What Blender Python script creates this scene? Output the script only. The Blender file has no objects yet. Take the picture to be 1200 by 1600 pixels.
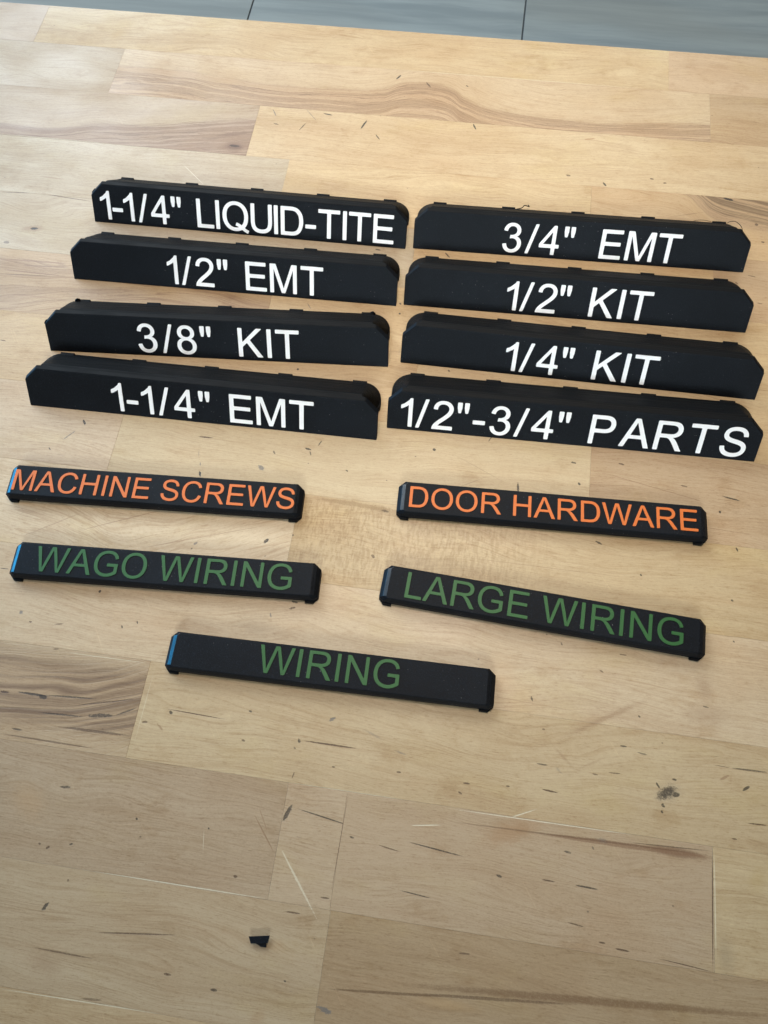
import bpy, bmesh, math, random
from mathutils import Vector, Matrix
random.seed(7)
MM = 0.001
SC = bpy.context.scene
COL = SC.collection

# ------------------------------------------------------------------ camera
F_PX, CAM_H = 1198.391, 301.678                    # focal length in photo pixels, height over the bench in mm
YAW, PITCH, ROLL = math.radians(11.5377), math.radians(22.5987), math.radians(-3.7171)
RM = Matrix.Rotation(YAW, 3, 'Z') @ Matrix.Rotation(PITCH, 3, 'X') @ Matrix.Rotation(ROLL, 3, 'Z')
cd = bpy.data.cameras.new('camera'); cam = bpy.data.objects.new('camera', cd); COL.objects.link(cam)
cam.matrix_world = Matrix.Translation((0, 0, CAM_H * MM)) @ RM.to_4x4()
cd.sensor_fit = 'VERTICAL'; cd.sensor_height = 36.0; cd.lens = 36.0 * F_PX / 1600.0
cd.clip_start = 0.01; cd.clip_end = 50
SC.camera = cam

# ------------------------------------------------------------------ light
w = bpy.data.worlds.new('World'); SC.world = w; w.use_nodes = True
bg = w.node_tree.nodes['Background']; bg.inputs[0].default_value = (1.0, 0.80, 0.60, 1); bg.inputs[1].default_value = 0.10
def area(name, loc, target, sx, sy, power, col):
    l = bpy.data.lights.new(name, 'AREA'); l.shape = 'RECTANGLE'; l.size = sx; l.size_y = sy
    l.energy = power; l.color = col
    o = bpy.data.objects.new(name, l); COL.objects.link(o); o.location = loc
    o.rotation_euler = (Vector(target) - Vector(loc)).to_track_quat('-Z', 'Y').to_euler()
    return o
def glow(r, g_, b):          # (power in watts, colour)
    m_ = max(r, g_, b); return m_, (r / m_, g_ / m_, b / m_)
P_, C_ = glow(0.74, 0.63, 0.52)
lamp = area('ceiling_lamp', (-0.02, 0.36, 0.90), (-0.02, 0.30, 0), 0.30, 0.30, P_, C_); lamp.data.spread = math.radians(48)
P_, C_ = glow(0.86, 1.02, 1.12)
front_fill = area('front_fill_light', (0.10, -1.55, 1.12), (0.0, 0.36, 0), 0.70, 0.50, P_, C_); front_fill.data.spread = math.radians(24)  # unseen fill light added from the front to brighten the white letters
P_, C_ = glow(62.0, 72.0, 80.0)
area('window_light', (-1.55, 1.75, 1.40), (-0.1, 0.25, 0.0), 1.7, 1.2, P_, C_)
area('blue_glint_light', (-1.85, 0.42, 0.34), (-0.1, 0.1, 0.0), 0.9, 0.56, 34.0, (0.04, 0.48, 1.0))  # small low blue light, added for the glint on the left bevels
P_, C_ = glow(15.0, 16.5, 15.5)
area('floor_fill_light', (0.3, 2.3, 1.5), (0.1, 1.5, -0.9), 1.0, 1.0, P_, C_)  # fill light added beyond the bench to brighten the floor
SC.view_settings.view_transform = 'Standard'; SC.view_settings.look = 'None'
SC.view_settings.exposure = 0.0; SC.view_settings.gamma = 1.0

def at(px, py, z=0.0):
    """photo point -> (x, y) in mm on the bench plane at height z"""
    d = RM @ Vector(((px - 600) / F_PX, -(py - 800) / F_PX, -1.0))
    t = (z - CAM_H) / d.z
    return (d.x * t, d.y * t)

# ------------------------------------------------------------------ helpers
def link(name, me, mat=None, parent=None):
    o = bpy.data.objects.new(name, me); COL.objects.link(o)
    if mat is not None and len(me.materials) == 0: me.materials.append(mat)
    if parent is not None: o.parent = parent
    return o
def empty(name, loc, rz=0.0):
    o = bpy.data.objects.new(name, None); COL.objects.link(o); o.location = loc
    o.rotation_euler = (0, 0, rz); o.empty_display_size = 0.01
    return o
def tag(o, label, cat, group=None, kind=None):
    if label: o['label'] = label
    if cat: o['category'] = cat
    if group: o['group'] = group
    if kind: o['kind'] = kind
    return o
def to_mesh(name, bm, smooth=False):
    bmesh.ops.recalc_face_normals(bm, faces=bm.faces)
    me = bpy.data.meshes.new(name); bm.to_mesh(me); bm.free()
    if smooth:
        for p in me.polygons: p.use_smooth = True
    return me
def rings(name, rs, bev=0.0, seg=2):
    """closed solid lofted through rings of equal length (mm)"""
    bm = bmesh.new(); vs = [[bm.verts.new([c * MM for c in p]) for p in r] for r in rs]
    n = len(rs[0])
    for a, b in zip(vs, vs[1:]):
        for i in range(n): bm.faces.new((a[i], a[(i + 1) % n], b[(i + 1) % n], b[i]))
    bm.faces.new(vs[0][::-1]); bm.faces.new(vs[-1])
    bmesh.ops.recalc_face_normals(bm, faces=bm.faces)
    if bev:
        es = [e for e in bm.edges if len(e.link_faces) == 2 and e.calc_face_angle(0) > 0.25]
        bmesh.ops.bevel(bm, geom=es, offset=bev * MM, segments=seg, profile=0.5, affect='EDGES', clamp_overlap=True)
    return to_mesh(name, bm)
def prism(name, poly, z0, z1, bev=0.0):
    return rings(name, [[(x, y, z0) for x, y in poly], [(x, y, z1) for x, y in poly]], bev)
def tube(name, pts, r, mat, parent, n=6):
    bm = bmesh.new(); prev = None; P = [Vector(p) for p in pts]
    for i, p in enumerate(P):
        t = (P[min(i + 1, len(P) - 1)] - P[max(i - 1, 0)]).normalized()
        a = t.orthogonal().normalized(); b = t.cross(a)
        rr = r * (0.45 if i in (0, len(P) - 1) else 1)
        ring = [bm.verts.new((p + rr * (math.cos(k * 2 * math.pi / n) * a + math.sin(k * 2 * math.pi / n) * b)) * MM) for k in range(n)]
        if prev:
            # keep rings aligned
            s = min(range(n), key=lambda q: (prev[0].co - ring[q].co).length)
            ring = ring[s:] + ring[:s]
            for k in range(n): bm.faces.new((prev[k], prev[(k + 1) % n], ring[(k + 1) % n], ring[k]))
        else: bm.faces.new(ring[::-1])
        prev = ring
    bm.faces.new(prev)
    return link(name, to_mesh(name, bm, True), mat, parent)
def spline(pts, n=6):
    out = []; P = [pts[0]] + list(pts) + [pts[-1]]
    for i in range(1, len(P) - 2):
        a, b, c, d = [Vector(q) for q in P[i - 1:i + 3]]
        for k in range(n):
            t = k / n
            out.append(0.5 * ((2 * b) + (c - a) * t + (2 * a - 5 * b + 4 * c - d) * t * t + (3 * b - a - 3 * c + d) * t ** 3))
    out.append(Vector(pts[-1])); return out

# ------------------------------------------------------------------ node helpers
def srgb(r, g, b):
    f = lambda c: (c / 255 / 12.92) if c / 255 <= 0.04045 else ((c / 255 + 0.055) / 1.055) ** 2.4
    return (f(r), f(g), f(b), 1.0)
class NB:
    def __init__(s, nt): s.nt = nt; s.N = nt.nodes; s.L = nt.links
    def put(s, sock, v):
        if hasattr(v, 'default_value') or isinstance(v, bpy.types.NodeSocket): s.L.new(v, sock)
        elif v is not None: sock.default_value = v
    def new(s, t, **k):
        n = s.N.new(t)
        for a, b in k.items(): setattr(n, a, b)
        return n
    def math(s, op, a, b=None, c=None, clamp=False):
        n = s.new('ShaderNodeMath', operation=op, use_clamp=clamp)
        s.put(n.inputs[0], a)
        if b is not None: s.put(n.inputs[1], b)
        if c is not None: s.put(n.inputs[2], c)
        return n.outputs[0]
    def vmath(s, op, a, b=None):
        n = s.new('ShaderNodeVectorMath', operation=op); s.put(n.inputs[0], a)
        if b is not None: s.put(n.inputs[1], b)
        return n.outputs['Value'] if op in ('LENGTH', 'DOT_PRODUCT') else n.outputs[0]
    def noise(s, vec, scale=1.0, detail=2.0, rough=0.5, color=False):
        n = s.new('ShaderNodeTexNoise'); s.put(n.inputs['Vector'], vec)
        n.inputs['Scale'].default_value = scale; n.inputs['Detail'].default_value = detail
        n.inputs['Roughness'].default_value = rough
        return n.outputs['Color' if color else 'Fac']
    def ramp(s, v, a, b, lo=0.0, hi=1.0, smooth=True):
        n = s.new('ShaderNodeMapRange'); n.interpolation_type = 'SMOOTHSTEP' if smooth else 'LINEAR'
        s.put(n.inputs['Value'], v); s.put(n.inputs['From Min'], a); s.put(n.inputs['From Max'], b)
        s.put(n.inputs['To Min'], lo); s.put(n.inputs['To Max'], hi)
        return n.outputs['Result']
    def mix(s, f, a, b, blend='MIX'):
        n = s.new('ShaderNodeMix', data_type='RGBA', blend_type=blend)
        s.put(n.inputs[0], f); s.put(n.inputs[6], a); s.put(n.inputs[7], b)
        return n.outputs[2]
    def xyz(s, v):
        n = s.new('ShaderNodeSeparateXYZ'); s.put(n.inputs[0], v); return n.outputs
    def comb(s, x, y, z):
        n = s.new('ShaderNodeCombineXYZ')
        for i, q in enumerate((x, y, z)): s.put(n.inputs[i], q)
        return n.outputs[0]
def material(name):
    m = bpy.data.materials.new(name); m.use_nodes = True
    nb = NB(m.node_tree); bsdf = m.node_tree.nodes['Principled BSDF']
    return m, nb, bsdf

# ------------------------------------------------------------------ the bench top: staves of maple
bench = empty('workbench_top', (0, 0, 0))
tag(bench, 'pale maple butcher block bench top of glued staves carrying all the black labels', 'workbench')

# wood group: maple grain, in bench millimetres
g = bpy.data.node_groups.new('maple_grain', 'ShaderNodeTree')
for nm, ty in (('Vector', 'NodeSocketVector'), ('Seed', 'NodeSocketFloat'), ('Light', 'NodeSocketColor'), ('Dark', 'NodeSocketColor'),
               ('Figure', 'NodeSocketFloat'), ('Lines', 'NodeSocketFloat'), ('Dip', 'NodeSocketFloat')):
    g.interface.new_socket(nm, in_out='INPUT', socket_type=ty)
for nm, ty in (('Color', 'NodeSocketColor'), ('Detail', 'NodeSocketColor'), ('Height', 'NodeSocketFloat'), ('Rough', 'NodeSocketFloat')):
    g.interface.new_socket(nm, in_out='OUTPUT', socket_type=ty)
nb = NB(g); gi = g.nodes.new('NodeGroupInput'); go = g.nodes.new('NodeGroupOutput')
I = {s.name: s for s in gi.outputs}
X, Y, Zc = nb.xyz(I['Vector'])[:3]
Y = nb.math('SUBTRACT', Y, I['Dip'])
sd = nb.math('MULTIPLY', I['Seed'], 37.7)
base = nb.comb(X, Y, sd)
wob = nb.noise(nb.comb(nb.math('MULTIPLY', X, 0.011), nb.math('MULTIPLY', Y, 0.035), sd), 1, 2, 0.5)
Yw = nb.math('ADD', Y, nb.math('MULTIPLY', nb.math('SUBTRACT', wob, 0.5), 26.0))
rings_n = nb.noise(nb.comb(nb.math('MULTIPLY', X, 0.0042), nb.math('MULTIPLY', Yw, 0.085), sd), 1, 3.0, 0.6)
band = nb.ramp(rings_n, 0.34, 0.68)
line = nb.math('FRACT', nb.math('MULTIPLY', rings_n, 9.0))
line = nb.math('MULTIPLY', nb.ramp(line, 0.70, 0.97), nb.ramp(line, 1.0, 0.97))
fib = nb.noise(nb.comb(nb.math('MULTIPLY', X, 0.045), nb.math('MULTIPLY', Yw, 1.7), sd), 1, 3, 0.65)
blot = nb.noise(nb.comb(nb.math('MULTIPLY', X, 0.018), nb.math('MULTIPLY', Y, 0.03), nb.math('ADD', sd, 9)), 1, 3, 0.55)
fine = nb.noise(nb.comb(nb.math('MULTIPLY', X, 0.5), nb.math('MULTIPLY', Y, 1.1), sd), 1, 4, 0.7)
c = nb.mix(nb.math('MULTIPLY', band, I['Figure']), I['Light'], I['Dark'])
c = nb.mix(nb.math('MULTIPLY', nb.math('MULTIPLY', line, I['Lines']), 0.55), c, I['Dark'])
hue = nb.noise(nb.comb(nb.math('MULTIPLY', X, 0.022), nb.math('MULTIPLY', Y, 0.045), nb.math('ADD', sd, 14)), 1, 3, 0.6)
c = nb.mix(nb.ramp(hue, 0.52, 0.75, 0, 0.5), c, nb.mix(1.0, c, (1.0, 0.955, 0.93, 1), 'MULTIPLY'))
c = nb.mix(nb.ramp(hue, 0.48, 0.25, 0, 0.5), c, nb.mix(1.0, c, (1.0, 1.0, 0.84, 1), 'MULTIPLY'))
c = nb.mix(nb.ramp(blot, 0.48, 0.72, 0.0, 0.42), c, nb.mix(1.0, c, (0.84, 0.74, 0.62, 1), 'MULTIPLY'))
c = nb.mix(nb.ramp(blot, 0.46, 0.25, 0.0, 0.30), c, nb.mix(1.0, c, (0.92, 0.90, 0.92, 1), 'MULTIPLY'))
smg = nb.noise(nb.comb(nb.math('MULTIPLY', X, 0.055), nb.math('MULTIPLY', Y, 0.085), nb.math('ADD', sd, 51)), 1, 6, 0.68)
c = nb.mix(nb.ramp(smg, 0.54, 0.70, 0.0, 0.55), c, nb.mix(1.0, c, (0.80, 0.72, 0.62, 1), 'MULTIPLY'))
fib2 = nb.noise(nb.comb(nb.math('MULTIPLY', X, 0.10), nb.math('MULTIPLY', Yw, 2.3), nb.math('ADD', sd, 21)), 1, 3, 0.7)
patch = nb.noise(nb.comb(nb.math('MULTIPLY', X, 0.030), nb.math('MULTIPLY', Y, 0.08), nb.math('ADD', sd, 30)), 1, 2, 0.5)
WH = (1, 1, 1, 1)
dt = nb.mix(nb.math('MULTIPLY', nb.ramp(fib, 0.42, 0.72), nb.ramp(patch, 0.35, 0.65, 0.18, 0.46)), WH, (0.66, 0.56, 0.44, 1))
dt = nb.mix(nb.math('MULTIPLY', nb.ramp(fib2, 0.50, 0.72), 0.30), dt, nb.mix(1.0, dt, (0.66, 0.58, 0.50, 1), 'MULTIPLY'))
dt = nb.mix(nb.ramp(fib2, 0.44, 0.28, 0.0, 0.30), dt, nb.mix(1.0, dt, (1.16, 1.15, 1.12, 1), 'MULTIPLY'))
gran = nb.noise(nb.comb(nb.math('MULTIPLY', X, 1.3), nb.math('MULTIPLY', Y, 1.7), sd), 1, 3, 0.75)
dt = nb.mix(nb.ramp(gran, 0.50, 0.70, 0.0, 0.30), dt, nb.mix(1.0, dt, (0.70, 0.62, 0.54, 1), 'MULTIPLY'))
dt = nb.mix(nb.ramp(gran, 0.44, 0.30, 0.0, 0.30), dt, nb.mix(1.0, dt, (1.15, 1.15, 1.14, 1), 'MULTIPLY'))
dt = nb.mix(nb.ramp(fine, 0.45, 0.70, 0.0, 0.22), dt, nb.mix(1.0, dt, (0.72, 0.64, 0.56, 1), 'MULTIPLY'))
dash = nb.noise(nb.comb(nb.math('MULTIPLY', X, 0.32), nb.math('MULTIPLY', Y, 2.0), nb.math('ADD', sd, 61)), 1, 2, 0.6)
dt = nb.mix(nb.math('MULTIPLY', nb.ramp(dash, 0.58, 0.70), 0.45), dt, nb.mix(1.0, dt, (0.66, 0.56, 0.47, 1), 'MULTIPLY'))
dt = nb.mix(nb.math('MULTIPLY', nb.ramp(dash, 0.40, 0.30), 0.40), dt, nb.mix(1.0, dt, (1.20, 1.20, 1.18, 1), 'MULTIPLY'))
nb.L.new(dt, go.inputs['Detail'])
# short dark pores / mineral flecks
pn = nb.noise(nb.comb(nb.math('MULTIPLY', X, 0.15), nb.math('MULTIPLY', Yw, 1.5), nb.math('ADD', sd, 3)), 1, 1, 0.5)
pm = nb.noise(nb.comb(nb.math('MULTIPLY', X, 0.05), nb.math('MULTIPLY', Y, 0.10), nb.math('ADD', sd, 5)), 1, 1, 0.5)
pore = nb.math('MULTIPLY', nb.ramp(pn, 0.765, 0.83), nb.ramp(pm, 0.42, 0.62))
c = nb.mix(nb.math('MULTIPLY', pore, 0.38), c, (0.13, 0.080, 0.045, 1))
# dust-sized pits
vor = nb.new('ShaderNodeTexVoronoi'); nb.put(vor.inputs['Vector'], nb.comb(nb.math('MULTIPLY', X, 0.085), nb.math('MULTIPLY', Y, 0.11), sd)); vor.inputs['Scale'].default_value = 1
pit = nb.math('MULTIPLY', nb.ramp(vor.outputs['Distance'], 0.045, 0.02), nb.ramp(nb.xyz(vor.outputs['Color'])[0], 0.60, 0.64))
c = nb.mix(nb.math('MULTIPLY', pit, 0.65), c, (0.09, 0.06, 0.04, 1))
# faint pale scratches
sc1 = nb.noise(nb.comb(nb.math('MULTIPLY', nb.math('ADD', X, nb.math('MULTIPLY', Y, 0.7)), 0.9), nb.math('MULTIPLY', nb.math('SUBTRACT', Y, nb.math('MULTIPLY', X, 0.7)), 0.03), nb.math('ADD', sd, 2)), 1, 1, 0.5)
c = nb.mix(nb.math('MULTIPLY', nb.ramp(sc1, 0.74, 0.80), 0.35), c, nb.mix(1.0, c, (1.25, 1.25, 1.25, 1), 'MULTIPLY'))
hgt = nb.math('ADD', nb.math('MULTIPLY', fib, 0.5), nb.math('MULTIPLY', fine, 0.5))
hgt = nb.math('SUBTRACT', hgt, nb.math('MULTIPLY', pore, 0.7))
nb.L.new(c, go.inputs['Color']); nb.L.new(hgt, go.inputs['Height'])
nb.L.new(nb.ramp(blot, 0.3, 0.7, 0.40, 0.54), go.inputs['Rough'])

def wood_material(name, seed, light, dark, fig=0.35, lines=0.5, marks=(), dip=None, heart=None, mottle=None, zebra=False, x0=0, x1=1):
    m, nb, bs = material(name)
    tc = nb.new('ShaderNodeTexCoord'); tc.object = bench
    P = nb.vmath('MULTIPLY', tc.outputs['Object'], (1000, 1000, 1000))
    xs, ys, _ = nb.xyz(P)[:3]
    dipv = 0.0
    if dip:
        fx = nb.ramp(xs, dip[0][0], dip[-1][0], 0, 1, False)
        fc = nb.new('ShaderNodeFloatCurve'); nb.put(fc.inputs['Value'], fx)
        cv = fc.mapping.curves[0]; a, b = dip[0][0], dip[-1][0]
        lo = min(q[1] for q in dip) - 1; hi = max(q[1] for q in dip) + 1
        pts = [((q[0] - a) / (b - a), (q[1] - lo) / (hi - lo)) for q in dip]
        cv.points[0].location = pts[0]; cv.points[1].location = pts[-1]
        for q in pts[1:-1]: cv.points.new(*q)
        fc.mapping.update()
        dipv = nb.ramp(fc.outputs[0], 0, 1, lo, hi, False)
    gr = nb.new('ShaderNodeGroup'); gr.node_tree = g
    nb.put(gr.inputs['Vector'], P); gr.inputs['Seed'].default_value = seed
    gr.inputs['Light'].default_value = light; gr.inputs['Dark'].default_value = dark
    gr.inputs['Figure'].default_value = fig; gr.inputs['Lines'].default_value = lines
    nb.put(gr.inputs['Dip'], dipv)
    col = gr.outputs['Color']; hg = gr.outputs['Height']
    nz = nb.noise(nb.comb(nb.math('MULTIPLY', xs, 0.35), nb.math('MULTIPLY', ys, 0.7), seed), 1, 3, 0.6, True)
    nzc = nb.vmath('SUBTRACT', nz, (0.5, 0.5, 0.5))
    nz2 = nb.noise(nb.comb(nb.math('MULTIPLY', xs, 1.5), nb.math('MULTIPLY', ys, 1.9), seed + 7), 1, 3, 0.7, True)
    nzf = nb.vmath('ADD', nb.vmath('MULTIPLY', nzc, (0.8, 0.8, 0)), nb.vmath('MULTIPLY', nb.vmath('SUBTRACT', nz2, (0.5, 0.5, 0.5)), (1.1, 1.1, 0)))
    broken = nb.ramp(nb.xyz(nz2)[2], 0.34, 0.50, 0.62, 1.0)
    W8 = lambda c_: tuple(q * 0.55 for q in c_[:3]) + (1,)
    if heart:       # darker heartwood below the dip curve (or above when sign = -1)
        hc, soft, sign, streak, amt = heart; hc = W8(hc); streak = W8(streak)
        d = nb.math('MULTIPLY', nb.math('SUBTRACT', dipv, ys), sign)
        d = nb.math('ADD', d, nb.math('MULTIPLY', nb.math('SUBTRACT', nb.noise(nb.comb(nb.math('MULTIPLY', xs, 0.03), nb.math('MULTIPLY', ys, 0.1), seed), 1, 2), 0.5), 5.0))
        msk = nb.ramp(d, -soft * 0.3, soft)
        st = nb.noise(nb.comb(nb.math('MULTIPLY', xs, 0.006), nb.math('MULTIPLY', d, 0.42), seed + 4), 1, 4, 0.62)
        hcol = nb.mix(nb.ramp(st, 0.42, 0.62, 0, 1), hc, streak)
        col = nb.mix(nb.math('MULTIPLY', msk, amt), col, hcol)
        ln = nb.math('MULTIPLY', nb.ramp(nb.math('ABSOLUTE', nb.math('SUBTRACT', st, 0.5)), 0.018, 0.004), msk)
        col = nb.mix(nb.math('MULTIPLY', ln, 0.55), col, nb.mix(1.0, streak, (0.5, 0.42, 0.36, 1), 'MULTIPLY'))
    if zebra:       # spalted stave with dark, opened streaks that bend upward to the right
        xr = nb.ramp(xs, -175, -108, 0, 1, False)
        bend = nb.math('MULTIPLY', nb.math('POWER', xr, 3.0), 11.0)
        yb = nb.math('SUBTRACT', ys, bend)
        wv = nb.noise(nb.comb(nb.math('MULTIPLY', xs, 0.02), nb.math('MULTIPLY', yb, 0.06), 3.0), 1, 2)
        yb = nb.math('ADD', yb, nb.math('MULTIPLY', wv, 11.0))
        s1 = nb.noise(nb.comb(nb.math('MULTIPLY', xs, 0.007), nb.math('MULTIPLY', yb, 0.32), 8.0), 1, 4, 0.62)
        s2 = nb.noise(nb.comb(nb.math('MULTIPLY', xs, 0.010), nb.math('MULTIPLY', yb, 1.1), 2.0), 1, 3, 0.6)
        inner = nb.math('MULTIPLY', nb.ramp(ys, 14.0, 22.0), nb.ramp(ys, 47.5, 38.0))
        z = nb.mix(nb.ramp(s1, 0.36, 0.64), W8(srgb(200, 168, 130)), W8(srgb(130, 98, 72)))
        z = nb.mix(nb.ramp(s2, 0.50, 0.70, 0, 0.60), z, W8(srgb(88, 62, 44)))
        col = nb.mix(nb.math('MULTIPLY', inner, 0.82), col, z)
        hg = nb.math('SUBTRACT', hg, nb.math('MULTIPLY', nb.ramp(s2, 0.5, 0.65), 0.6))
    if mottle:      # quarter-sawn ray fleck, short wriggles across the grain
        mx0, mx1, my0, my1 = mottle
        mv = nb.comb(nb.math('ADD', nb.math('MULTIPLY', xs, 0.95), nb.math('MULTIPLY', nb.xyz(nzc)[0], 1.2)), nb.math('ADD', nb.math('MULTIPLY', ys, 0.26), nb.math('MULTIPLY', nb.xyz(nzc)[1], 1.0)), seed)
        mn = nb.noise(mv, 1, 2.5, 0.6)
        ms = nb.math('MULTIPLY', nb.math('MULTIPLY', nb.ramp(xs, mx0 - 2, mx0 + 4), nb.ramp(xs, mx1, mx1 - 50)),
                     nb.math('MULTIPLY', nb.ramp(ys, my0, my0 + 3), nb.ramp(ys, my1, my1 - 4)))
        col = nb.mix(nb.math('MULTIPLY', nb.ramp(mn, 0.44, 0.62), nb.math('MULTIPLY', ms, 0.42)), col, nb.mix(1.0, col, (0.62, 0.53, 0.42, 1), 'MULTIPLY'))
        col = nb.mix(nb.math('MULTIPLY', nb.ramp(mn, 0.46, 0.34), nb.math('MULTIPLY', ms, 0.30)), col, nb.mix(1.0, col, (1.16, 1.14, 1.08, 1), 'MULTIPLY'))
        hg = nb.math('ADD', hg, nb.math('MULTIPLY', nb.math('MULTIPLY', mn, ms), 0.8))
    col = nb.mix(1.0, col, gr.outputs['Detail'], 'MULTIPLY')
    dark_h = None
    for (cx, cy, ln_, wd, ang, mc, op, rag) in marks:
        mp = nb.new('ShaderNodeMapping', vector_type='TEXTURE'); nb.put(mp.inputs['Vector'], P)
        mp.inputs['Location'].default_value = (cx, cy, 0); mp.inputs['Rotation'].default_value = (0, 0, ang)
        mp.inputs['Scale'].default_value = (ln_ / 2, wd / 2, 1e6)
        v = nb.vmath('ADD', mp.outputs[0], nb.vmath('MULTIPLY', nzf, (rag * 0.8, rag * 1.15, 0)))
        ln2 = nb.vmath('LENGTH', v)
        msk = nb.ramp(ln2, 1.0, (0.66 if wd < 3 else 0.45) if op > 0.5 else 0.1)
        f = nb.math('MULTIPLY', msk, op)
        if op > 0.5: f = nb.math('MULTIPLY', f, broken)
        col = nb.mix(f, col, mc)
        if op > 0.7: dark_h = f if dark_h is None else nb.math('MAXIMUM', dark_h, f)
    if dark_h is not None: hg = nb.math('SUBTRACT', hg, nb.math('MULTIPLY', dark_h, 0.8))
    nb.put(bs.inputs['Base Color'], col); nb.put(bs.inputs['Roughness'], gr.outputs['Rough'])
    bs.inputs['Specular IOR Level'].default_value = 0.42
    bp = nb.new('ShaderNodeBump'); bp.inputs['Strength'].default_value = 0.35; bp.inputs['Distance'].default_value = 0.00018
    nb.put(bp.inputs['Height'], hg); nb.put(bs.inputs['Normal'], bp.outputs[0])
    return m

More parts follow.
